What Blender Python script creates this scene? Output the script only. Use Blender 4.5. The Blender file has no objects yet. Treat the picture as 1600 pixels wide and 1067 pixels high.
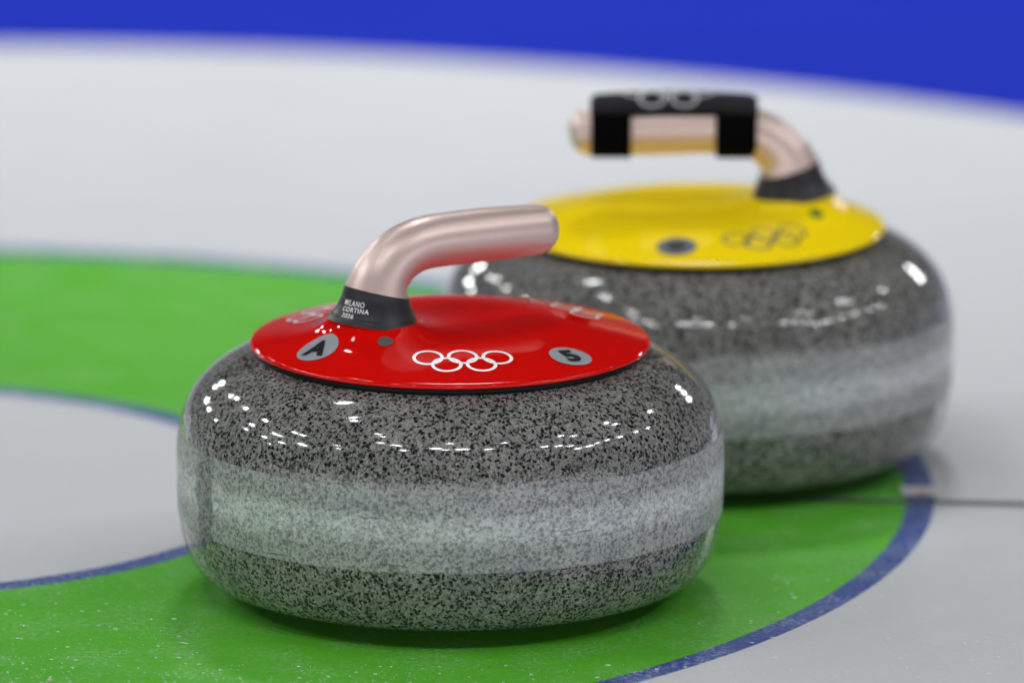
import bpy, bmesh, math, random
from mathutils import Vector, Matrix

scene = bpy.context.scene
COL = scene.collection
PI = math.pi

# ------------------------------------------------------------------ camera
CAM_LOC = Vector((0.0, -5.88022257, 1.50290561))
CAM_F = Vector((0.00544995, 0.97399011, -0.22652498))
CAM_R = Vector((0.99998515, -0.00530828, 0.00123457))
CAM_U = Vector((0.0, 0.22652834, 0.97400457))
cam_data = bpy.data.cameras.new('camera')
cam = bpy.data.objects.new('camera', cam_data)
COL.objects.link(cam)
m = Matrix(((CAM_R.x, CAM_U.x, -CAM_F.x, CAM_LOC.x),
            (CAM_R.y, CAM_U.y, -CAM_F.y, CAM_LOC.y),
            (CAM_R.z, CAM_U.z, -CAM_F.z, CAM_LOC.z),
            (0, 0, 0, 1)))
cam.matrix_world = m
cam_data.sensor_width = 36.0
cam_data.lens = 398.1
cam_data.clip_start = 0.1
cam_data.clip_end = 500.0
cam_data.dof.use_dof = True
cam_data.dof.focus_distance = (Vector((0.0, -0.095, 0.14)) - CAM_LOC).dot(CAM_F)
cam_data.dof.aperture_fstop = 3.9
scene.camera = cam

# ------------------------------------------------------------------ world: a dim arena, brighter around the stands
W_TOP, W_LOW, W_FRONT, W_STRENGTH = (0.012, 0.013, 0.016), (0.13, 0.135, 0.15), (2.45, 2.50, 2.56), 1.0
world = bpy.data.worlds.new('World')
scene.world = world
world.use_nodes = True
wn, wl = world.node_tree.nodes, world.node_tree.links
wn.clear()
wo = wn.new('ShaderNodeOutputWorld')
wb = wn.new('ShaderNodeBackground')
wc = wn.new('ShaderNodeTexCoord')
ws = wn.new('ShaderNodeSeparateXYZ')
wr = wn.new('ShaderNodeValToRGB')
wr.color_ramp.elements[0].position = 0.08
wr.color_ramp.elements[0].color = (*W_LOW, 1)
wr.color_ramp.elements[1].position = 0.25
wr.color_ramp.interpolation = 'EASE'
wr.color_ramp.elements[1].color = (*W_TOP, 1)
wl.new(wc.outputs['Generated'], ws.inputs[0])
wl.new(ws.outputs['Z'], wr.inputs[0])
# the lit stands on the camera's side: brighter towards -Y and low down
wf = wn.new('ShaderNodeMapRange')
wf.interpolation_type = 'SMOOTHSTEP'
wl.new(ws.outputs['Y'], wf.inputs[0])
wf.inputs[1].default_value, wf.inputs[2].default_value = 0.25, -0.85
wf.inputs[3].default_value, wf.inputs[4].default_value = 0.0, 1.0
we = wn.new('ShaderNodeMapRange')
we.interpolation_type = 'SMOOTHSTEP'
wl.new(ws.outputs['Z'], we.inputs[0])
we.inputs[1].default_value, we.inputs[2].default_value = 0.34, 0.06
we.inputs[3].default_value, we.inputs[4].default_value = 0.0, 1.0
wm = wn.new('ShaderNodeMath')
wm.operation = 'MULTIPLY'
wl.new(wf.outputs[0], wm.inputs[0])
wl.new(we.outputs[0], wm.inputs[1])
wx = wn.new('ShaderNodeMix')
wx.data_type = 'RGBA'
wl.new(wm.outputs[0], wx.inputs[0])
wl.new(wr.outputs[0], wx.inputs[6])
wx.inputs[7].default_value = (*W_FRONT, 1)
wl.new(wx.outputs[2], wb.inputs[0])
wb.inputs[1].default_value = W_STRENGTH
wl.new(wb.outputs[0], wo.inputs[0])

# ------------------------------------------------------------------ arena lamps under the roof (elevation, azimuth, size)
LAMP_L = 79.0
LAMPS = [
    (17.3, 113.6, 1.0), (15.2, 115.2, .7), (13.1, 122.4, 1.5), (14.5, 129.7, 1.1), (16.7, 140.4, .6),
    (25.9, 123.9, .5), (29.0, 126.4, .6), (33.7, 136.4, .7), (40.1, 152.8, .9), (32.9, 155.7, .9), (28.1, 158.4, .7),
    (30.9, 171.2, .8), (37.2, 171.2, .9), (37.9, 174.7, .7), (45.5, 174.6, .9), (46.6, -179.7, .8), (32.9, -177.7, .9),
    (38.1, -168.5, 1.4), (27.3, 178.7, .4), (53.6, 115.0, .9), (65.2, 140.7, .7), (66.5, 149.9, .7),
    (44.5, -150.9, .5), (47.7, -154.8, .45), (69.5, -161.1, .6), (68.3, -151.5, .5), (61.0, -138.8, .7), (60.6, -126.7, 1.0),
    (54.6, -117.9, .8), (60.1, -99.5, 1.2), (58.5, -93.1, .7), (68.0, -90.3, .6), (59.3, -82.4, 1.3), (57.4, -66.0, .8),
    (63.8, -49.6, .5), (51.0, -34.5, .9), (48.4, -28.0, .9), (45.1, -23.2, .7), (40.2, -22.6, .8), (39.5, -15.8, .9),
    (39.8, -10.7, .5), (39.2, -3.8, .7), (37.2, 3.6, .7), (34.4, 13.7, .6), (31.7, 20.8, .5), (57.7, -11.4, .6),
    (53.8, -7.7, .6), (49.7, 20.8, .7), (46.2, 19.5, .6), (35.7, 39.6, .6),
    (19.5, 63.2, .75), (17.9, 60.4, 1.0), (16.0, 56.9, 1.35)]
ORIG = Vector((0.0, -0.05, 0.11))
for k, (el, az, s) in enumerate(LAMPS):
    e, a = math.radians(el), math.radians(az)
    d = Vector((math.cos(e) * math.cos(a), math.cos(e) * math.sin(a), math.sin(e)))
    dist = 9.0 / math.sin(e)
    ld = bpy.data.lights.new('arena_lamp', 'AREA')
    ld.shape = 'RECTANGLE'
    w, h = dist * 0.052 * s ** .9, dist * 0.0195 * s ** .6
    if el < 21:
        w, h = dist * 0.031 * s ** .8, dist * 0.023 * s ** .8
    ld.size, ld.size_y = w, h
    ld.energy = LAMP_L * PI * w * h
    ld.color = (0.97, 0.985, 1.0)
    lo = bpy.data.objects.new('arena_lamp', ld)
    lo.location = ORIG + d * dist
    lo.rotation_euler = d.to_track_quat('Z', 'Y').to_euler()
    COL.objects.link(lo)
# added unseen spot behind the house, brightening the far ice over the near ice
ld = bpy.data.lights.new('far_ice_fill', 'SPOT')
ld.energy = 2250
ld.spot_size = math.radians(25)
ld.spot_blend = 1.0
ld.shadow_soft_size = 0.8
ld.color = (0.98, 0.985, 1.0)
lo = bpy.data.objects.new('far_ice_fill', ld)
lo.location = (0.2, 6.1, 6.4)
lo.rotation_euler = (Vector((0.2, 6.1, 6.4)) - Vector((0.05, 1.9, 0))).to_track_quat('Z', 'Y').to_euler()
COL.objects.link(lo)

# ------------------------------------------------------------------ colour management
scene.view_settings.view_transform = 'Standard'
scene.view_settings.look = 'None'
scene.view_settings.exposure = 0.22
scene.view_settings.gamma = 1.0
scene.view_settings.use_curve_mapping = False
scene.render.engine = 'CYCLES'
scene.cycles.use_denoising = True
scene.cycles.sample_clamp_indirect = 6.0
scene.cycles.max_bounces = 8


# ------------------------------------------------------------------ material helpers
def new_mat(name):
    mt = bpy.data.materials.new(name)
    mt.use_nodes = True
    n, l = mt.node_tree.nodes, mt.node_tree.links
    return mt, n, l, n['Principled BSDF']


def node(n, kind, **kw):
    x = n.new(kind)
    for k, v in kw.items():
        setattr(x, k, v)
    return x


def noise(n, l, vec, scale, detail=2.0, rough=0.5):
    x = n.new('ShaderNodeTexNoise')
    x.inputs['Scale'].default_value = scale
    x.inputs['Detail'].default_value = detail
    x.inputs['Roughness'].default_value = rough
    l.new(vec, x.inputs['Vector'])
    return x.outputs['Fac']


def ramp(n, l, fac, stops, interp='LINEAR'):
    x = n.new('ShaderNodeValToRGB')
    cr = x.color_ramp
    cr.interpolation = interp
    while len(cr.elements) < len(stops):
        cr.elements.new(0.5)
    for e, (p, c) in zip(cr.elements, stops):
        e.position = p
        e.color = (c, c, c, 1) if isinstance(c, (int, float)) else (*c, 1)
    l.new(fac, x.inputs[0])
    return x.outputs[0]


def mix(n, l, fac, a, b, mode='MIX'):
    x = n.new('ShaderNodeMix')
    x.data_type = 'RGBA'
    x.blend_type = mode
    for sock, v in ((x.inputs[0], fac), (x.inputs[6], a), (x.inputs[7], b)):
        if isinstance(v, (int, float)):
            sock.default_value = v
        elif isinstance(v, tuple):
            sock.default_value = (*v, 1)
        else:
            l.new(v, sock)
    return x.outputs[2]


def math_node(n, l, op, a, b=None, clamp=False):
    x = n.new('ShaderNodeMath')
    x.operation = op
    x.use_clamp = clamp
    for i, v in enumerate((a, b)):
        if v is None:
            continue
        if isinstance(v, (int, float)):
            x.inputs[i].default_value = v
        else:
            l.new(v, x.inputs[i])
    return x.outputs[0]


def simple(name, color, rough=0.5, metal=0.0, coat=0.0, spec=0.5):
    mt, n, l, p = new_mat(name)
    p.inputs['Base Color'].default_value = (*color, 1)
    p.inputs['Roughness'].default_value = rough
    p.inputs['Metallic'].default_value = metal
    p.inputs['Coat Weight'].default_value = coat
    p.inputs['Coat Roughness'].default_value = 0.04
    p.inputs['Specular IOR Level'].default_value = spec
    return mt


# ------------------------------------------------------------------ granite
def granite(name, band, seed, gap=None):
    mt, n, l, p = new_mat(name)
    tc = n.new('ShaderNodeTexCoord')
    mp = n.new('ShaderNodeMapping')
    mp.inputs['Location'].default_value = (seed, seed * 1.7, seed * 0.6)
    l.new(tc.outputs['Object'], mp.inputs['Vector'])
    v = mp.outputs[0]
    # warp so that the grains are irregular
    warp = n.new('ShaderNodeTexNoise')
    warp.inputs['Scale'].default_value = 520
    warp.inputs['Detail'].default_value = 2
    l.new(v, warp.inputs['Vector'])
    vm = n.new('ShaderNodeVectorMath')
    vm.operation = 'MULTIPLY_ADD'
    l.new(warp.outputs['Color'], vm.inputs[0])
    vm.inputs[1].default_value = (0.0030, 0.0030, 0.0030)
    l.new(v, vm.inputs[2])
    wv = vm.outputs[0]
    # feldspar grains: cell colours
    vo = n.new('ShaderNodeTexVoronoi')
    vo.inputs['Scale'].default_value = 900
    l.new(wv, vo.inputs['Vector'])
    sep = n.new('ShaderNodeSeparateColor')
    l.new(vo.outputs['Color'], sep.inputs[0])
    grains = ramp(n, l, sep.outputs[0], [(0.0, (0.11, 0.112, 0.108)), (0.35, (0.185, 0.184, 0.175)),
                                         (0.7, (0.28, 0.270, 0.245)), (1.0, (0.43, 0.41, 0.375))])
    fine = noise(n, l, v, 1300, 3, 0.75)
    grains = mix(n, l, 0.40, grains, ramp(n, l, fine, [(0.3, (0.10, 0.10, 0.10)), (0.7, (0.42, 0.415, 0.40))]))
    # mottled large scale tone
    big = noise(n, l, v, 30, 2)
    grains = mix(n, l, 0.6, grains, ramp(n, l, big, [(0.3, 0.62), (0.7, 1.0)]), 'MULTIPLY')
    # black mica / hornblende specks, two sizes
    vd = n.new('ShaderNodeTexVoronoi')
    vd.inputs['Scale'].default_value = 540
    l.new(wv, vd.inputs['Vector'])
    sd = n.new('ShaderNodeSeparateColor')
    l.new(vd.outputs['Color'], sd.inputs[0])
    pick = ramp(n, l, sd.outputs[1], [(0.36, 1.0), (0.44, 0.0)])
    inside = ramp(n, l, vd.outputs['Distance'], [(0.46, 1.0), (0.66, 0.0)])
    spk = math_node(n, l, 'MULTIPLY', pick, inside)
    n2 = noise(n, l, wv, 640, 3, 0.65)
    clump = math_node(n, l, 'MULTIPLY', math_node(n, l, 'SUBTRACT', noise(n, l, v, 110, 3, 0.6), 0.5), 0.26)
    n2 = math_node(n, l, 'ADD', n2, clump)
    spk2 = ramp(n, l, n2, [(0.42, 1.0), (0.455, 0.0)])
    speck = math_node(n, l, 'MAXIMUM', spk, math_node(n, l, 'MULTIPLY', spk2, 0.85), clamp=True)
    if not band:
        speck = math_node(n, l, 'MULTIPLY', speck, 0.97)
        col = mix(n, l, speck, grains, (0.007, 0.007, 0.008))
        l.new(col, p.inputs['Base Color'])
        p.inputs['Roughness'].default_value = 0.07
        p.inputs['Specular IOR Level'].default_value = 0.42
    else:
        # worn, unpolished striking band: frosted, paler, with a chalky stripe along its middle
        so = n.new('ShaderNodeSeparateXYZ')
        l.new(tc.outputs['Object'], so.inputs[0])
        wob = noise(n, l, v, 55, 3, 0.6)
        zz = math_node(n, l, 'ADD', so.outputs['Z'], math_node(n, l, 'MULTIPLY', math_node(n, l, 'SUBTRACT', wob, 0.5), 0.010))
        mr = n.new('ShaderNodeMapRange')
        l.new(zz, mr.inputs[0])
        mr.inputs[1].default_value, mr.inputs[2].default_value = 0.044, 0.090
        stripe = ramp(n, l, mr.outputs[0], [(0.24, 0.0), (0.42, 1.0), (0.60, 1.0), (0.74, 0.0)])
        edge_w = math_node(n, l, 'ADD', so.outputs['Z'], math_node(n, l, 'MULTIPLY', math_node(n, l, 'SUBTRACT', noise(n, l, v, 240, 4, 0.7), 0.5), 0.0022))
        me_ = n.new('ShaderNodeMapRange')
        l.new(edge_w, me_.inputs[0])
        me_.inputs[1].default_value, me_.inputs[2].default_value = Z_BAND0, Z_BAND1
        edge_m = ramp(n, l, me_.outputs[0], [(0.0, 0.55), (0.025, 1.0), (0.975, 1.0), (1.0, 0.55)])
        # a few places where the frosting is rubbed off
        rub = noise(n, l, v, 22, 2, 0.5)
        rubm = ramp(n, l, rub, [(0.62, 0.0), (0.70, 1.0)])
        frost = math_node(n, l, 'ADD', math_node(n, l, 'MULTIPLY', stripe, 0.44), 0.37)
        frost = math_node(n, l, 'MULTIPLY', frost, math_node(n, l, 'SUBTRACT', 1.0, math_node(n, l, 'MULTIPLY', rubm, 0.25)))
        frost = math_node(n, l, 'MULTIPLY', frost, edge_m)
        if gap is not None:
            # one narrow strip across the band with the frosting left out
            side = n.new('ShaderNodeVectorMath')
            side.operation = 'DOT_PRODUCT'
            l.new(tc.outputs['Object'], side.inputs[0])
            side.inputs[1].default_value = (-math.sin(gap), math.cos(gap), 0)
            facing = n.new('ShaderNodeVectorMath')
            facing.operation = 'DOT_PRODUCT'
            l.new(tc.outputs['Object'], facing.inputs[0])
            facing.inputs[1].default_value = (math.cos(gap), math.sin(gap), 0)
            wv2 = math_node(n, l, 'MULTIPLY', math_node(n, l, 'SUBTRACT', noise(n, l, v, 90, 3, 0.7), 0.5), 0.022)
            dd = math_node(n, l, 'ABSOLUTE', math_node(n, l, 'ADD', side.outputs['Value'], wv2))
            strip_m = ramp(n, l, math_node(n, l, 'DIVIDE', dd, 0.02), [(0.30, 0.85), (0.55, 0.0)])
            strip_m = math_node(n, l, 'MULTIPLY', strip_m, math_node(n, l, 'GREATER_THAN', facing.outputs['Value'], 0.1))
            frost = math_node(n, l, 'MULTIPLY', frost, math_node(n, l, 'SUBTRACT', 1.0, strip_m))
        frost = math_node(n, l, 'MULTIPLY', frost, ramp(n, l, noise(n, l, v, 260, 4, 0.7), [(0.32, 0.45), (0.62, 1.15)]))
        col = mix(n, l, math_node(n, l, 'MULTIPLY', speck, 0.9), grains, (0.014, 0.014, 0.016))
        col = mix(n, l, frost, col, (0.63, 0.65, 0.665))
        col = mix(n, l, math_node(n, l, 'MULTIPLY', speck, 0.40), col, (0.05, 0.052, 0.056))
        # knocks: thin dark scratches running round the band and faint bluish rubbed patches
        ang = math_node(n, l, 'MULTIPLY', math_node(n, l, 'ARCTAN2', so.outputs['Y'], so.outputs['X']), 0.1455)
        cb = n.new('ShaderNodeCombineXYZ')
        l.new(math_node(n, l, 'MULTIPLY', ang, 30.0), cb.inputs[0])
        l.new(math_node(n, l, 'MULTIPLY', so.outputs['Z'], 420.0), cb.inputs[1])
        cb.inputs[2].default_value = seed
        scr = ramp(n, l, noise(n, l, cb.outputs[0], 1.0, 3, 0.55), [(0.63, 0.0), (0.69, 0.65)])
        col = mix(n, l, scr, col, (0.06, 0.062, 0.066))
        cb2 = n.new('ShaderNodeCombineXYZ')
        l.new(math_node(n, l, 'MULTIPLY', ang, 45.0), cb2.inputs[0])
        l.new(math_node(n, l, 'MULTIPLY', so.outputs['Z'], 70.0), cb2.inputs[1])
        cb2.inputs[2].default_value = seed + 4.0
        blu = ramp(n, l, noise(n, l, cb2.outputs[0], 1.0, 4, 0.6), [(0.60, 0.0), (0.74, 0.35)])
        col = mix(n, l, blu, col, (0.16, 0.22, 0.36))
        l.new(col, p.inputs['Base Color'])
        p.inputs['Roughness'].default_value = 0.42
        p.inputs['Specular IOR Level'].default_value = 0.5
        bp = n.new('ShaderNodeBump')
        bp.inputs['Strength'].default_value = 0.12
        bp.inputs['Distance'].default_value = 0.0006
        l.new(noise(n, l, v, 900, 2), bp.inputs['Height'])
        l.new(bp.outputs[0], p.inputs['Normal'])
    return mt


# ------------------------------------------------------------------ paints, metal, fabric
def paint(name, color):
    mt, n, l, p = new_mat(name)
    tc = n.new('ShaderNodeTexCoord')
    big = noise(n, l, tc.outputs['Object'], 35, 2)
    c = mix(n, l, big, tuple(x * 0.93 for x in color), tuple(min(1, x * 1.05) for x in color))
    l.new(c, p.inputs['Base Color'])
    p.inputs['Roughness'].default_value = 0.55
    p.inputs['Specular IOR Level'].default_value = 0.0
    p.inputs['Coat Weight'].default_value = 0.6
    l.new(ramp(n, l, noise(n, l, tc.outputs['Object'], 90, 5, 0.7), [(0.35, 0.03), (0.75, 0.07)]), p.inputs['Coat Roughness'])
    bp = n.new('ShaderNodeBump')
    bp.inputs['Strength'].default_value = 0.03
    bp.inputs['Distance'].default_value = 0.001
    l.new(noise(n, l, tc.outputs['Object'], 160, 2), bp.inputs['Height'])
    l.new(bp.outputs[0], p.inputs['Normal'])
    return mt


def rose_metal():
    mt, n, l, p = new_mat('rose_gold_lacquer')
    tc = n.new('ShaderNodeTexCoord')
    f = noise(n, l, tc.outputs['Object'], 2200, 2, 0.6)
    c = mix(n, l, f, (0.56, 0.415, 0.375), (0.82, 0.655, 0.605))
    l.new(c, p.inputs['Base Color'])
    p.inputs['Metallic'].default_value = 0.68
    p.inputs['Roughness'].default_value = 0.43
    p.inputs['Coat Weight'].default_value = 0.15
    p.inputs['Coat Roughness'].default_value = 0.12
    return mt


def fabric():
    mt, n, l, p = new_mat('black_neoprene')
    tc = n.new('ShaderNodeTexCoord')
    f = noise(n, l, tc.outputs['Object'], 900, 2)
    l.new(mix(n, l, f, (0.006, 0.006, 0.007), (0.016, 0.016, 0.018)), p.inputs['Base Color'])
    p.inputs['Roughness'].default_value = 0.85
    p.inputs['Specular IOR Level'].default_value = 0.25
    bp = n.new('ShaderNodeBump')
    bp.inputs['Strength'].default_value = 0.3
    bp.inputs['Distance'].default_value = 0.0005
    l.new(f, bp.inputs['Height'])
    l.new(bp.outputs[0], p.inputs['Normal'])
    return mt


def collar_black():
    mt, n, l, p = new_mat('smoked_black_plastic')
    tc = n.new('ShaderNodeTexCoord')
    f = noise(n, l, tc.outputs['Object'], 220, 3)
    l.new(mix(n, l, f, (0.014, 0.014, 0.016), (0.035, 0.035, 0.038)), p.inputs['Base Color'])
    p.inputs['Roughness'].default_value = 0.40
    p.inputs['Specular IOR Level'].default_value = 0.3
    return mt


def ice_mat(name, color, frost_amount, vary=0.08, rough=0.30):
    mt, n, l, p = new_mat(name)
    tc = n.new('ShaderNodeTexCoord')
    v = tc.outputs['Object']
    big = noise(n, l, v, 9, 4, 0.55)
    c = mix(n, l, big, tuple(x * (1 - vary) for x in color), tuple(min(1, x * (1 + vary)) for x in color))
    # frost and scrapings of the ice over the paint
    f1 = ramp(n, l, noise(n, l, v, 300, 5, 0.75), [(0.46, 0.0), (0.62, 1.0)])
    f2 = ramp(n, l, noise(n, l, v, 28, 3, 0.6), [(0.42, 0.25), (0.62, 1.0)])
    fr = math_node(n, l, 'MULTIPLY', math_node(n, l, 'MULTIPLY', f1, f2), frost_amount)
    c = mix(n, l, fr, c, (0.72, 0.75, 0.76))
    l.new(c, p.inputs['Base Color'])
    p.inputs['Specular IOR Level'].default_value = 0.35
    p.inputs['Roughness'].default_value = rough
    p.inputs['IOR'].default_value = 1.31
    l.new(ramp(n, l, noise(n, l, v, 7, 2, 0.5), [(0.3, rough - 0.015), (0.7, rough + 0.02)]), p.inputs['Roughness'])
    # pebbled surface: small frozen droplets, rubbed flat on top
    h = noise(n, l, v, 130, 2, 0.5)
    bp = n.new('ShaderNodeBump')
    bp.inputs['Strength'].default_value = 0.16
    bp.inputs['Distance'].default_value = 0.0015
    l.new(h, bp.inputs['Height'])
    l.new(bp.outputs[0], p.inputs['Normal'])
    # wet glints on the droplets
    b2 = n.new('ShaderNodeBump')
    b2.inputs['Strength'].default_value = 0.12
    b2.inputs['Distance'].default_value = 0.0015
    l.new(h, b2.inputs['Height'])
    l.new(b2.outputs[0], p.inputs['Coat Normal'])
    p.inputs['Coat Weight'].default_value = 0.06
    p.inputs['Coat Roughness'].default_value = 0.14
    p.inputs['Coat IOR'].default_value = 1.31
    return mt


M = {
    'white_ice': ice_mat('white_ice', (0.605, 0.62, 0.635), 0.32, 0.03),
    'green_ice': ice_mat('green_ice', (0.096, 0.46, 0.018), 0.24, 0.10),
    'blue_line': ice_mat('blue_line', (0.028, 0.070, 0.30), 0.55, 0.15),
    'blue_ice': ice_mat('blue_ice', (0.004, 0.021, 0.385), 0.0, 0.06),
    'tee_line': ice_mat('tee_line', (0.12, 0.14, 0.135), 0.2, 0.15),
    'red': paint('red_gloss_plastic', (0.66, 0.004, 0.002)),
    'yellow': paint('yellow_gloss_plastic', (0.96, 0.70, 0.005)),
    'rose': rose_metal(),
    'fabric': fabric(),
    'collar': collar_black(),
    'gasket': simple('black_rubber', (0.006, 0.006, 0.007), 0.5, 0, 0, 0.2),
    'strap': simple('black_hook_and_loop', (0.0015, 0.0015, 0.0018), 0.9, 0, 0, 0.05),
    'print_white': simple('white_print', (0.85, 0.83, 0.83), 0.35),
    'print_black': simple('black_print', (0.003, 0.003, 0.004), 0.5, 0, 0, 0.1),
    'print_dark': simple('dark_print', (0.10, 0.08, 0.02), 0.5, 0, 0, 0.2),
    'sticker': simple('silver_grey_sticker', (0.27, 0.285, 0.31), 0.45, 0, 0, 0.25),
    'sticker_dark': simple('slate_grey_sticker', (0.085, 0.09, 0.115), 0.5, 0, 0, 0.15),
    'lens_grey': simple('grey_indicator_lens', (0.11, 0.095, 0.09), 0.5, 0, 0, 0.15),
    'lens_green': simple('green_indicator_lens', (0.02, 0.13, 0.01), 0.3),
    'pin': simple('orange_pin', (0.34, 0.19, 0.11), 0.6),
}


for key in ('blue_ice',):
    pb = M[key].node_tree.nodes['Principled BSDF']
    pb.inputs['Specular IOR Level'].default_value = 0.12
    pb.inputs['Coat Weight'].default_value = 0.0

# ------------------------------------------------------------------ mesh helpers
def link(name, bm, mat, parent=None, smooth=True, loc=None):
    me = bpy.data.meshes.new(name)
    bmesh.ops.recalc_face_normals(bm, faces=bm.faces[:])
    bm.to_mesh(me)
    bm.free()
    if smooth:
        for f in me.polygons:
            f.use_smooth = True
    me.materials.append(mat)
    o = bpy.data.objects.new(name, me)
    COL.objects.link(o)
    if parent:
        o.parent = parent
    if loc:
        o.location = loc
    return o


def lathe(profile, segs=256, cap_start=False, cap_end=False):
    bm = bmesh.new()
    rings = []
    for r, z in profile:
        if r < 1e-6:
            rings.append([bm.verts.new((0, 0, z))])
        else:
            rings.append([bm.verts.new((r * math.cos(2 * PI * i / segs), r * math.sin(2 * PI * i / segs), z)) for i in range(segs)])
    for a, b in zip(rings, rings[1:]):
        for i in range(segs):
            j = (i + 1) % segs
            if len(a) == 1:
                bm.faces.new((a[0], b[i], b[j]))
            elif len(b) == 1:
                bm.faces.new((a[i], a[j], b[0]))
            else:
                bm.faces.new((a[i], a[j], b[j], b[i]))
    if cap_start and len(rings[0]) > 1:
        bm.faces.new(rings[0])
    if cap_end and len(rings[-1]) > 1:
        bm.faces.new(rings[-1])
    return bm


def catmull(pts, per=8):
    out = []
    P = [pts[0]] + list(pts) + [pts[-1]]
    for i in range(1, len(P) - 2):
        p0, p1, p2, p3 = P[i - 1], P[i], P[i + 1], P[i + 2]
        for k in range(per):
            t = k / per
            out.append(tuple(0.5 * (2 * b + (c - a) * t + (2 * a - 5 * b + 4 * c - d) * t * t + (-a + 3 * b - 3 * c + d) * t ** 3)
                             for a, b, c, d in zip(p0, p1, p2, p3)))
    out.append(tuple(pts[-1]))
    return out


def sweep(path, segs=64, cap_start=False, cap_end=False, behind=None, ahead=None):
    """path: (x, z, radius) in the local xz plane"""
    bm = bmesh.new()
    rings = []
    for i, (x, z, r) in enumerate(path):
        a = path[i - 1] if i else (behind or path[0])
        b = path[i + 1] if i < len(path) - 1 else (ahead or path[-1])
        t = Vector((b[0] - a[0], 0, b[1] - a[1])).normalized()
        nrm = Vector((-t.z, 0, t.x))
        by = Vector((0, 1, 0))
        c = Vector((x, 0, z))
        if r < 1e-6:
            rings.append([bm.verts.new(c)])
        else:
            rings.append([bm.verts.new(c + r * (math.cos(2 * PI * k / segs) * nrm + math.sin(2 * PI * k / segs) * by)) for k in range(segs)])
    for a, b in zip(rings, rings[1:]):
        for i in range(segs):
            j = (i + 1) % segs
            if len(b) == 1:
                bm.faces.new((a[i], a[j], b[0]))
            else:
                bm.faces.new((a[i], a[j], b[j], b[i]))
    if cap_start:
        bm.faces.new(rings[0])
    if cap_end and len(rings[-1]) > 1:
        bm.faces.new(rings[-1])
    return bm


def text_mesh(body, size, bold=0.0, align='CENTER', spacing=1.0):
    cu = bpy.data.curves.new('lettering_source', 'FONT')
    cu.body = body
    cu.size = size
    cu.align_x = align
    cu.align_y = 'CENTER'
    cu.offset = bold * size
    cu.space_character = spacing
    cu.resolution_u = 6
    ob = bpy.data.objects.new('lettering_source', cu)
    COL.objects.link(ob)
    dg = bpy.context.evaluated_depsgraph_get()
    dg.update()
    me = bpy.data.meshes.new_from_object(ob.evaluated_get(dg))
    bpy.data.objects.remove(ob)
    bpy.data.curves.remove(cu)
    bm = bmesh.new()
    bm.from_mesh(me)
    bpy.data.meshes.remove(me)
    bmesh.ops.subdivide_edges(bm, edges=[e for e in bm.edges if e.calc_length() > size * 0.15], cuts=2)
    bmesh.ops.triangulate(bm, faces=bm.faces[:])
    return bm


def add_ring(bm, cx, cy, r, w, segs=72, rows=2):
    prev = None
    loops = []
    for k in range(rows + 1):
        rr = r - w + w * k / rows
        loops.append([bm.verts.new((cx + rr * math.cos(2 * PI * i / segs), cy + rr * math.sin(2 * PI * i / segs), 0)) for i in range(segs)])
    for a, b in zip(loops, loops[1:]):
        for i in range(segs):
            j = (i + 1) % segs
            bm.faces.new((a[i], a[j], b[j], b[i]))


def five_rings(width, line):
    """five interlocking rings, three over two, centred on the origin"""
    R = width / 6.4
    bm = bmesh.new()
    for cx, cy in ((-2.2, .53), (0, .53), (2.2, .53), (-1.1, -.53), (1.1, -.53)):
        add_ring(bm, cx * R, cy * R, R, line)
    return bm


# ------------------------------------------------------------------ the ice
RC = (-0.341474, 0.225950)       # centre of the house
R_IN, W_IN, R_OUT, W_OUT = 0.23660, 0.0150, 0.610, 0.0155


def annulus(name, r0, r1, mat, rows=4, segs=720):
    bm = bmesh.new()
    radii = [r0 + (r1 - r0) * k / rows for k in range(rows + 1)]
    if r1 / max(r0, 1e-3) > 5 and r0 > 0:
        radii = [r0 * (r1 / r0) ** (k / rows) for k in range(rows + 1)]
    loops = []
    for r in radii:
        if r < 1e-6:
            loops.append([bm.verts.new((0, 0, 0))])
        else:
            loops.append([bm.verts.new((r * math.cos(2 * PI * i / segs), r * math.sin(2 * PI * i / segs), 0)) for i in range(segs)])
    for a, b in zip(loops, loops[1:]):
        for i in range(segs):
            j = (i + 1) % segs
            bm.faces.new((a[0], b[i], b[j]) if len(a) == 1 else (a[i], b[i], b[j], a[j]))
    for f in bm.faces:
        if f.normal.z < 0:
            f.normal_flip()
    o = link(name, bm, mat, smooth=False, loc=(RC[0], RC[1], 0))
    o['kind'] = 'structure'
    return o


annulus('button_ice', 0.0, R_IN, M['white_ice'])
annulus('ring_line', R_IN, R_IN + W_IN, M['blue_line'])
annulus('green_ring', R_IN + W_IN, R_OUT - W_OUT, M['green_ice'])
annulus('ring_line', R_OUT - W_OUT, R_OUT, M['blue_line'])
annulus('ice', R_OUT, 1.22, M['white_ice'])
annulus('blue_ring', 1.22, 1.83, M['blue_ice'])
annulus('ice_sheet', 1.83, 60.0, M['white_ice'], rows=14)


def strip(name, pts, z, mat):
    bm = bmesh.new()
    bm.faces.new([bm.verts.new((x, y, z)) for x, y in pts])
    o = link(name, bm, mat, smooth=False)
    o['kind'] = 'structure'
    return o


TY, TH = 0.1880, 0.0030
strip('tee_line', [(-0.06, TY + 0.0256 - TH), (3.0, TY - 0.219 - TH), (3.0, TY - 0.219 + TH), (-0.06, TY + 0.0256 + TH)], 0.0012, M['tee_line'])
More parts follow.
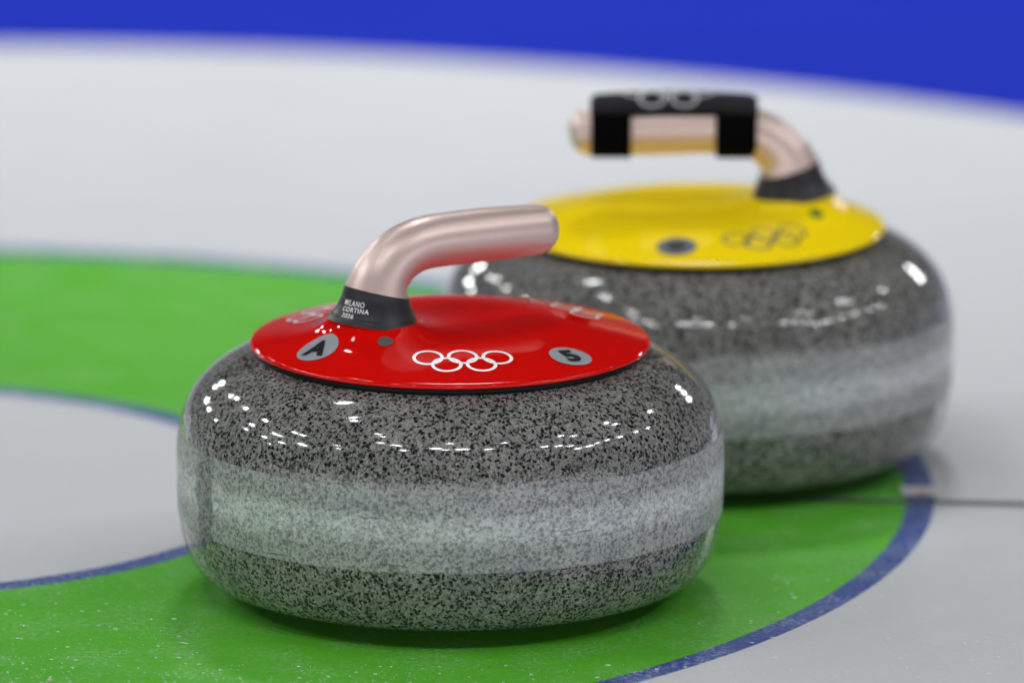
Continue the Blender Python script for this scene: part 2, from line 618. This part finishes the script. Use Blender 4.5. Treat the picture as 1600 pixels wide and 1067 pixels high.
# the pale gap in the blue line just behind the tee line, with its orange pin
strip('ring_gap', [(0.2505, 0.202), (0.2715, 0.202), (0.2700, 0.222), (0.2490, 0.222)], 0.0012, M['white_ice'])
bm = lathe([(0.0, 0.0022), (0.0022, 0.0020), (0.0028, 0.0012)], 24)
pin = link('ring_marker', bm, M['pin'], loc=(0.2615, 0.2065, 0))
pin['label'] = 'tiny orange marker where the dark line crosses the blue ring line'
pin['category'] = 'marker'

# ------------------------------------------------------------------ curling stones
SR = 0.1455
ZC, HU, HL, RU, RL, NU, NL, NU2, NL2 = 0.0703227, 0.0632, 0.06391018, 0.08014195, 0.08726224, 1.14271747, 0.36497069, 0.67806764, 0.68653708
Z_BAND0, Z_BAND1 = 0.0442, 0.0893
Z_TOP = 0.1310                    # granite under the cover


def prof_r(z):
    if z >= ZC:
        t = math.asin(min(1, ((z - ZC) / HU) ** (1 / NU2)))
        return RU + (SR - RU) * math.cos(t) ** NU
    t = math.asin(min(1, ((ZC - z) / HL) ** (1 / NL2)))
    return RL + (SR - RL) * math.cos(t) ** NL


def frange(a, b, n):
    return [a + (b - a) * k / (n - 1) for k in range(n)]


def lower_profile():
    pr = [(0.0, 0.006), (0.055, 0.006), (0.0605, 0.0015), (0.0635, 0.0), (0.067, 0.0012), (0.075, 0.0045)]
    ts = frange(1.0, 0.0, 90)
    for t in ts:
        t = t * PI / 2
        z = ZC - HL * math.sin(t) ** NL2
        if z > Z_BAND0:
            break
        pr.append((RL + (SR - RL) * max(0.0, math.cos(t)) ** NL, z))
    pr.append((prof_r(Z_BAND0), Z_BAND0))
    return pr


def upper_profile():
    pr = [(prof_r(Z_BAND1), Z_BAND1)]
    for k in range(1, 91):
        t = k / 90 * PI / 2
        z = ZC + HU * math.sin(t) ** NU2
        if z > Z_BAND1 + 0.0003:
            pr.append((RU + (SR - RU) * max(0.0, math.cos(t)) ** NU, z))
    pr.append((0.0, pr[-1][1]))
    return pr


COVER_R = 0.1063
Z_LIP, Z_RIM = 0.1333, 0.1357
SLOPE, FLANK, SOFT = 0.235, 0.045, 0.0055    # outer flank of the cover, then a flat middle
FOOT_R = 0.0222
FOOT_Z, LEAN = 0.1543, 0.10    # height of the handle's foot and how far it leans


class Cover:
    """height of the painted cover over its local xy plane, with the flared foot of the handle"""

    def __init__(self, neck_x):
        self.nx = neck_x

    def z(self, x, y):
        r = min(math.hypot(x, y), COVER_R)
        d = max(0.0, math.hypot(x - self.nx, y) - FOOT_R)
        zz = Z_RIM + SLOPE * (FLANK - SOFT * math.log1p(math.exp((FLANK - (COVER_R - r)) / SOFT)))
        fade = 1 - (r / COVER_R) ** 9
        w = (0.72 * math.exp(-d / 0.0085) + 0.28 * math.exp(-d / 0.022)) * fade
        foot = FOOT_Z - LEAN * (x - self.nx) / (1 + d / 0.02)
        return zz + (foot - zz) * w

    def mesh(self, rings=110, segs=256):
        bm = bmesh.new()
        top = bm.verts.new((0, 0, self.z(0, 0)))
        loops = []
        for k in range(1, rings + 1):
            r = (COVER_R - 0.0012) * k / rings
            loops.append([bm.verts.new((r * math.cos(2 * PI * i / segs), r * math.sin(2 * PI * i / segs),
                                        self.z(r * math.cos(2 * PI * i / segs), r * math.sin(2 * PI * i / segs)))) for i in range(segs)])
        for r, z in ((COVER_R - 0.0004, Z_RIM - 0.0004), (COVER_R, Z_RIM - 0.0011), (COVER_R - 0.0002, Z_LIP + 0.0004),
                     (COVER_R - 0.0010, Z_LIP), (0.090, Z_LIP - 0.0003)):
            loops.append([bm.verts.new((r * math.cos(2 * PI * i / segs), r * math.sin(2 * PI * i / segs), z)) for i in range(segs)])
        for i in range(segs):
            bm.faces.new((top, loops[0][i], loops[0][(i + 1) % segs]))
        for a, b in zip(loops, loops[1:]):
            for i in range(segs):
                j = (i + 1) % segs
                bm.faces.new((a[i], b[i], b[j], a[j]))
        return bm

    def drape(self, bm, cx, cy, ang, lift):
        """lay flat artwork on the cover: its up direction points along ang; foreshorten by the local slope"""
        e = 1e-4
        up = Vector((math.cos(ang), math.sin(ang)))
        rt = Vector((math.sin(ang), -math.cos(ang)))

        def slope(d):
            return (self.z(cx + d.x * e * 20, cy + d.y * e * 20) - self.z(cx - d.x * e * 20, cy - d.y * e * 20)) / (40 * e)
        ku, kr = 1 / math.sqrt(1 + slope(up) ** 2), 1 / math.sqrt(1 + slope(rt) ** 2)
        for v in bm.verts:
            q = up * (v.co.y * ku) + rt * (v.co.x * kr)
            x, y = cx + q.x, cy + q.y
            v.co = (x, y, self.z(x, y) + lift)
        return bm


def disc_grid(r, rings=10, segs=64):
    bm = bmesh.new()
    c = bm.verts.new((0, 0, 0))
    loops = [[bm.verts.new((r * k / rings * math.cos(2 * PI * i / segs), r * k / rings * math.sin(2 * PI * i / segs), 0)) for i in range(segs)]
             for k in range(1, rings + 1)]
    for i in range(segs):
        bm.faces.new((c, loops[0][i], loops[0][(i + 1) % segs]))
    for a, b in zip(loops, loops[1:]):
        for i in range(segs):
            j = (i + 1) % segs
            bm.faces.new((a[i], b[i], b[j], a[j]))
    return bm


def build_stone(loc, yaw, scale, xs, cover_mat, rings_mat, stickers, lens_mat, label, seed, letters, collar_text, gap=None):
    root = bpy.data.objects.new('curling_stone', None)
    root.empty_display_size = 0.05
    COL.objects.link(root)
    root.location = loc
    root.rotation_euler = (0, 0, yaw)
    root.scale = (scale, scale, scale)
    root['label'] = label
    root['category'] = 'curling stone'
    root['group'] = 'curling stones standing on the ice'

    # granite: polished body, unpolished striking band
    low = lower_profile()
    bm = lathe(low, 320)
    up = lathe(upper_profile(), 320)
    tmp = bpy.data.meshes.new('tmp')
    up.to_mesh(tmp)
    up.free()
    bm.from_mesh(tmp)
    bpy.data.meshes.remove(tmp)
    link('granite_body', bm, granite('polished_granite', False, seed), root)
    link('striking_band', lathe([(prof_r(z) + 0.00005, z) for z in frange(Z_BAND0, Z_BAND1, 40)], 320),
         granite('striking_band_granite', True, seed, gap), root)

    # rubber spacer under the cover
    link('gasket', lathe([(0.080, Z_TOP - 0.0015), (0.1030, Z_TOP - 0.0015), (0.1040, Z_TOP - 0.0008), (0.1042, Z_LIP - 0.0006), (0.1034, Z_LIP - 0.0001), (0.080, Z_LIP - 0.0001)], 256), M['gasket'], root)

    # painted cover with its emblems and indicator lights
    nx = -0.0501 * xs
    cv = Cover(nx)
    cover = link('cover', cv.mesh(), cover_mat, root)
    for a in ((60, -60, 180) if collar_text else (60, -60)):
        t = PI + math.radians(a)
        x, y = 0.0790 * math.cos(t), 0.0790 * math.sin(t)
        e = link('ring_emblem', cv.drape(five_rings(0.0530, 0.00180), x, y, t + PI, 0.00035), rings_mat, cover)
    for s in (1, -1):
        lx, ly = nx - 0.0130, -s * 0.0300
        link('indicator_light', cv.drape(disc_grid(0.0041, 4, 32), lx, ly, math.atan2(-ly, nx - lx), 0.0004), lens_mat, cover)

    # round stickers with their characters
    for (az, r, ch, ang, size, bold) in stickers:
        t = PI + math.radians(az)
        x, y = r * math.cos(t), r * math.sin(t)
        st = link('sticker', cv.drape(disc_grid(0.0114), x, y, ang - yaw, 0.0004), letters[0], root)
        tb = text_mesh(ch, size, bold) if ch else disc_grid(0.0058, 5, 40)
        # centre the glyph on its own box
        xs_ = [v.co.x for v in tb.verts]
        ys_ = [v.co.y for v in tb.verts]
        ox, oy = (max(xs_) + min(xs_)) / 2, (max(ys_) + min(ys_)) / 2
        for v in tb.verts:
            v.co.x -= ox
            v.co.y -= oy
        link('dark_mark' if not ch else 'letter' if ch.isalpha() else 'numeral', cv.drape(tb, x, y, ang - yaw, 0.0008), letters[1], st)

    # handle: black collar and rose-gold grip
    P = [(-0.0501, 0.1515, 0.0250), (-0.0498, 0.1535, 0.0234), (-0.0495, 0.1556, 0.0222), (-0.0491, 0.1598, 0.0199), (-0.0487, 0.1640, 0.0182),
         (-0.0481, 0.1680, 0.0171), (-0.0459, 0.1740, 0.0157), (-0.0422, 0.1790, 0.0148), (-0.0366, 0.1841, 0.0143), (-0.0285, 0.1881, 0.0141),
         (-0.0180, 0.1903, 0.0141), (-0.0020, 0.1905, 0.0142), (0.0240, 0.1897, 0.0143), (0.0480, 0.1887, 0.0137), (0.0560, 0.1884, 0.0133)]
    full = catmull([(x * xs, z, r) for x, z, r in P], 8)
    cut = 5 * 8
    collar_path = [(x, z, r + 0.0001) for x, z, r in full[:cut + 1]]
    collar = link('handle_collar', sweep(collar_path, 96, ahead=full[cut + 1]), M['collar'], root)
    if collar_text:
        bms = []
        for k, (line, size) in enumerate((('MILANO', .0035), ('CORTINA', .0035), ('2026', .0034))):
            tb = text_mesh(line, size, 0.012, align='LEFT', spacing=1.14)
            for v in tb.verts:
                v.co.y += (0.0022, -0.0009, -0.0043)[k]
                v.co.x += (0.0002, 0.0006, 0.0024)[k]
            bms.append(tb)
        base = bms[0]
        for tb in bms[1:]:
            tm = bpy.data.meshes.new('tmp')
            tb.to_mesh(tm)
            tb.free()
            base.from_mesh(tm)
            bpy.data.meshes.remove(tm)
        # wrap round the leaning collar; azimuth measured from the camera side
        zc = 0.1609
        for v in base.verts:
            q = zc + v.co.y * 0.97
            for i in range(1, len(collar_path) - 1):
                if collar_path[i][1] >= q:
                    break
            a, b = collar_path[i - 1], collar_path[i]
            f = (q - a[1]) / (b[1] - a[1])
            t = Vector((b[0] - a[0], 0, b[1] - a[1])).normalized()
            nrm = Vector((-t.z, 0, t.x))
            theta = -PI / 2 - yaw + math.radians(-57) + v.co.x / 0.0210
            rr = a[2] + (b[2] - a[2]) * f + 0.00045
            v.co = Vector((a[0] + (b[0] - a[0]) * f, 0, q)) + rr * (-math.cos(theta) * nrm + math.sin(theta) * Vector((0, 1, 0)))
        link('lettering', base, M['print_white'], collar)
    G = full[cut:]
    x0, z0, r0 = G[-1]
    x1 = 0.0676 * xs
    for k in range(1, 17):
        t = k / 16 * PI / 2
        G.append((x0 + (x1 - x0) * math.sin(t), z0 - 0.0004 * k / 16, r0 * math.cos(t) ** 0.8 if k < 16 else 0.0))
    link('handle_grip', sweep(G, 96, behind=full[cut - 1]), M['rose'], root)
    return root, cv


YAW_F = math.radians(35)
YAW_B = math.radians(179)
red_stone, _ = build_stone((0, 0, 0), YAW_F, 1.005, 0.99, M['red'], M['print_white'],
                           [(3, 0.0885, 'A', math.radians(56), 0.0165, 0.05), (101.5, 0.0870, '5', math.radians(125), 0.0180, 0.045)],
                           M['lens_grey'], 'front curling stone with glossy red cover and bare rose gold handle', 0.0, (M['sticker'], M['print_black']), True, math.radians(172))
yellow_stone, _ = build_stone((0.1380, 0.298, 0), YAW_B, 0.986, 1.08, M['yellow'], M['print_dark'],
                              [(-98, 0.0850, '', math.radians(95), 0.0165, 0.06)],
                              M['lens_green'], 'rear curling stone with glossy yellow cover and strapped black pad on its handle', 3.1, (M['sticker_dark'], M['print_black']), False)

# ------------------------------------------------------------------ padded sleeve strapped on the rear handle
pad = bpy.data.objects.new('handle_pad', None)
pad.empty_display_size = 0.03
COL.objects.link(pad)
pad.location = Vector((0.1380, 0.298, 0.1905 * 0.986))
pad.rotation_euler = (0, 0, YAW_B)
pad['label'] = 'black padded sleeve with white rings strapped round the rear stone handle'
pad['category'] = 'handle pad'


def arc_shell(x0, x1, a0, a1, r_in, r_out_fn, nx=24, na=40, sag=None):
    """closed shell round the x axis between angles a0..a1 (degrees, 90 = up)"""
    bm = bmesh.new()
    sec = []
    for k in range(na + 1):
        a = math.radians(a0 + (a1 - a0) * k / na)
        sec.append((a, r_out_fn(math.degrees(a))))
    loops = []
    for i in range(nx + 1):
        u = i / nx
        x = x0 + (x1 - x0) * u
        edge = min(u, 1 - u) * (x1 - x0)
        rnd = 1 - max(0, 1 - edge / 0.0016) ** 2 * 0.45
        lp = []
        dz = sag(u) if sag else 0
        for a, r in sec:
            rr = r_in + (r - r_in) * rnd
            lp.append(bm.verts.new((x, rr * math.cos(a), rr * math.sin(a) + dz)))
        for a, r in reversed(sec):
            lp.append(bm.verts.new((x, r_in * math.cos(a), r_in * math.sin(a))))
        loops.append(lp)
    nn = len(loops[0])
    for a, b in zip(loops, loops[1:]):
        for i in range(nn):
            j = (i + 1) % nn
            bm.faces.new((a[i], a[j], b[j], b[i]))
    bm.faces.new(loops[0])
    bm.faces.new(loops[-1])
    return bm


def pad_r(deg):
    c = math.cos(math.radians(deg - 90))
    return 0.0164 + 0.0027 * max(0, c) ** 0.8


def pad_sag(u):
    return 0.0020 * math.sin(PI * u)


panel = link('pad_panel', arc_shell(-0.0335, 0.0600, 40, 140, 0.0146, pad_r, sag=pad_sag), M['fabric'], pad)
for xa, xb in ((-0.0330, -0.0100), (0.0370, 0.0595)):
    link('strap', arc_shell(xa, xb, -226, 46, 0.0146, lambda d: 0.0166, nx=14, na=60), M['strap'], pad)
# the white rings printed on the pad
rb = five_rings(0.052, 0.0016)
for v in rb.verts:
    x, t = 0.0165 - v.co.x, v.co.y
    a = PI / 2 + (t - 0.0035) / 0.0195 * -1
    a = PI - a
    deg = math.degrees(a)
    r = pad_r(deg) + 0.0004
    u = (x + 0.0335) / 0.0935
    v.co = (x, -r * math.cos(a) * -1, r * math.sin(a) + pad_sag(u))
link('ring_emblem', rb, simple('grey_print', (0.42, 0.42, 0.43), 0.5), panel)

# ------------------------------------------------------------------ tiny white flecks added in place of lamp glints on the near ice
rnd = random.Random(7)
bm = bmesh.new()
def glint_fleck(x, y, r):
    res = bmesh.ops.create_icosphere(bm, subdivisions=1, radius=1.0)
    mt = Matrix.Translation((x, y, r * 0.12)) @ Matrix.Rotation(rnd.gauss(0, 0.35), 4, 'Z') @ Matrix.Diagonal((r * rnd.uniform(0.9, 2.6), r * rnd.uniform(0.5, 0.9), r * 0.28, 1))
    bmesh.ops.transform(bm, matrix=mt, verts=res['verts'])
for k in range(1000):
    if k < 760:
        x, y = rnd.uniform(-0.30, -0.02), -0.21 + 0.26 * rnd.random() ** 1.6
        if x > -0.13 and y > -0.16:
            continue
    elif k < 920:
        x, y = rnd.uniform(0.12, 0.36), rnd.uniform(-0.22, 0.06)
    else:
        x, y = rnd.uniform(-0.05, 0.15), rnd.uniform(-0.22, -0.16)
    if math.hypot(x, y) < 0.152:
        continue
    glint_fleck(x, y, 0.00030 + 0.0005 * rnd.random() ** 4)
sh = link('glint_flecks', bm, simple('glint_white', (0.80, 0.84, 0.84), 0.15, 0, 0.6))
sh['kind'] = 'stuff'
sh['label'] = 'fine white flecks standing in for glints on the near green ice'
sh['category'] = 'ice shavings'
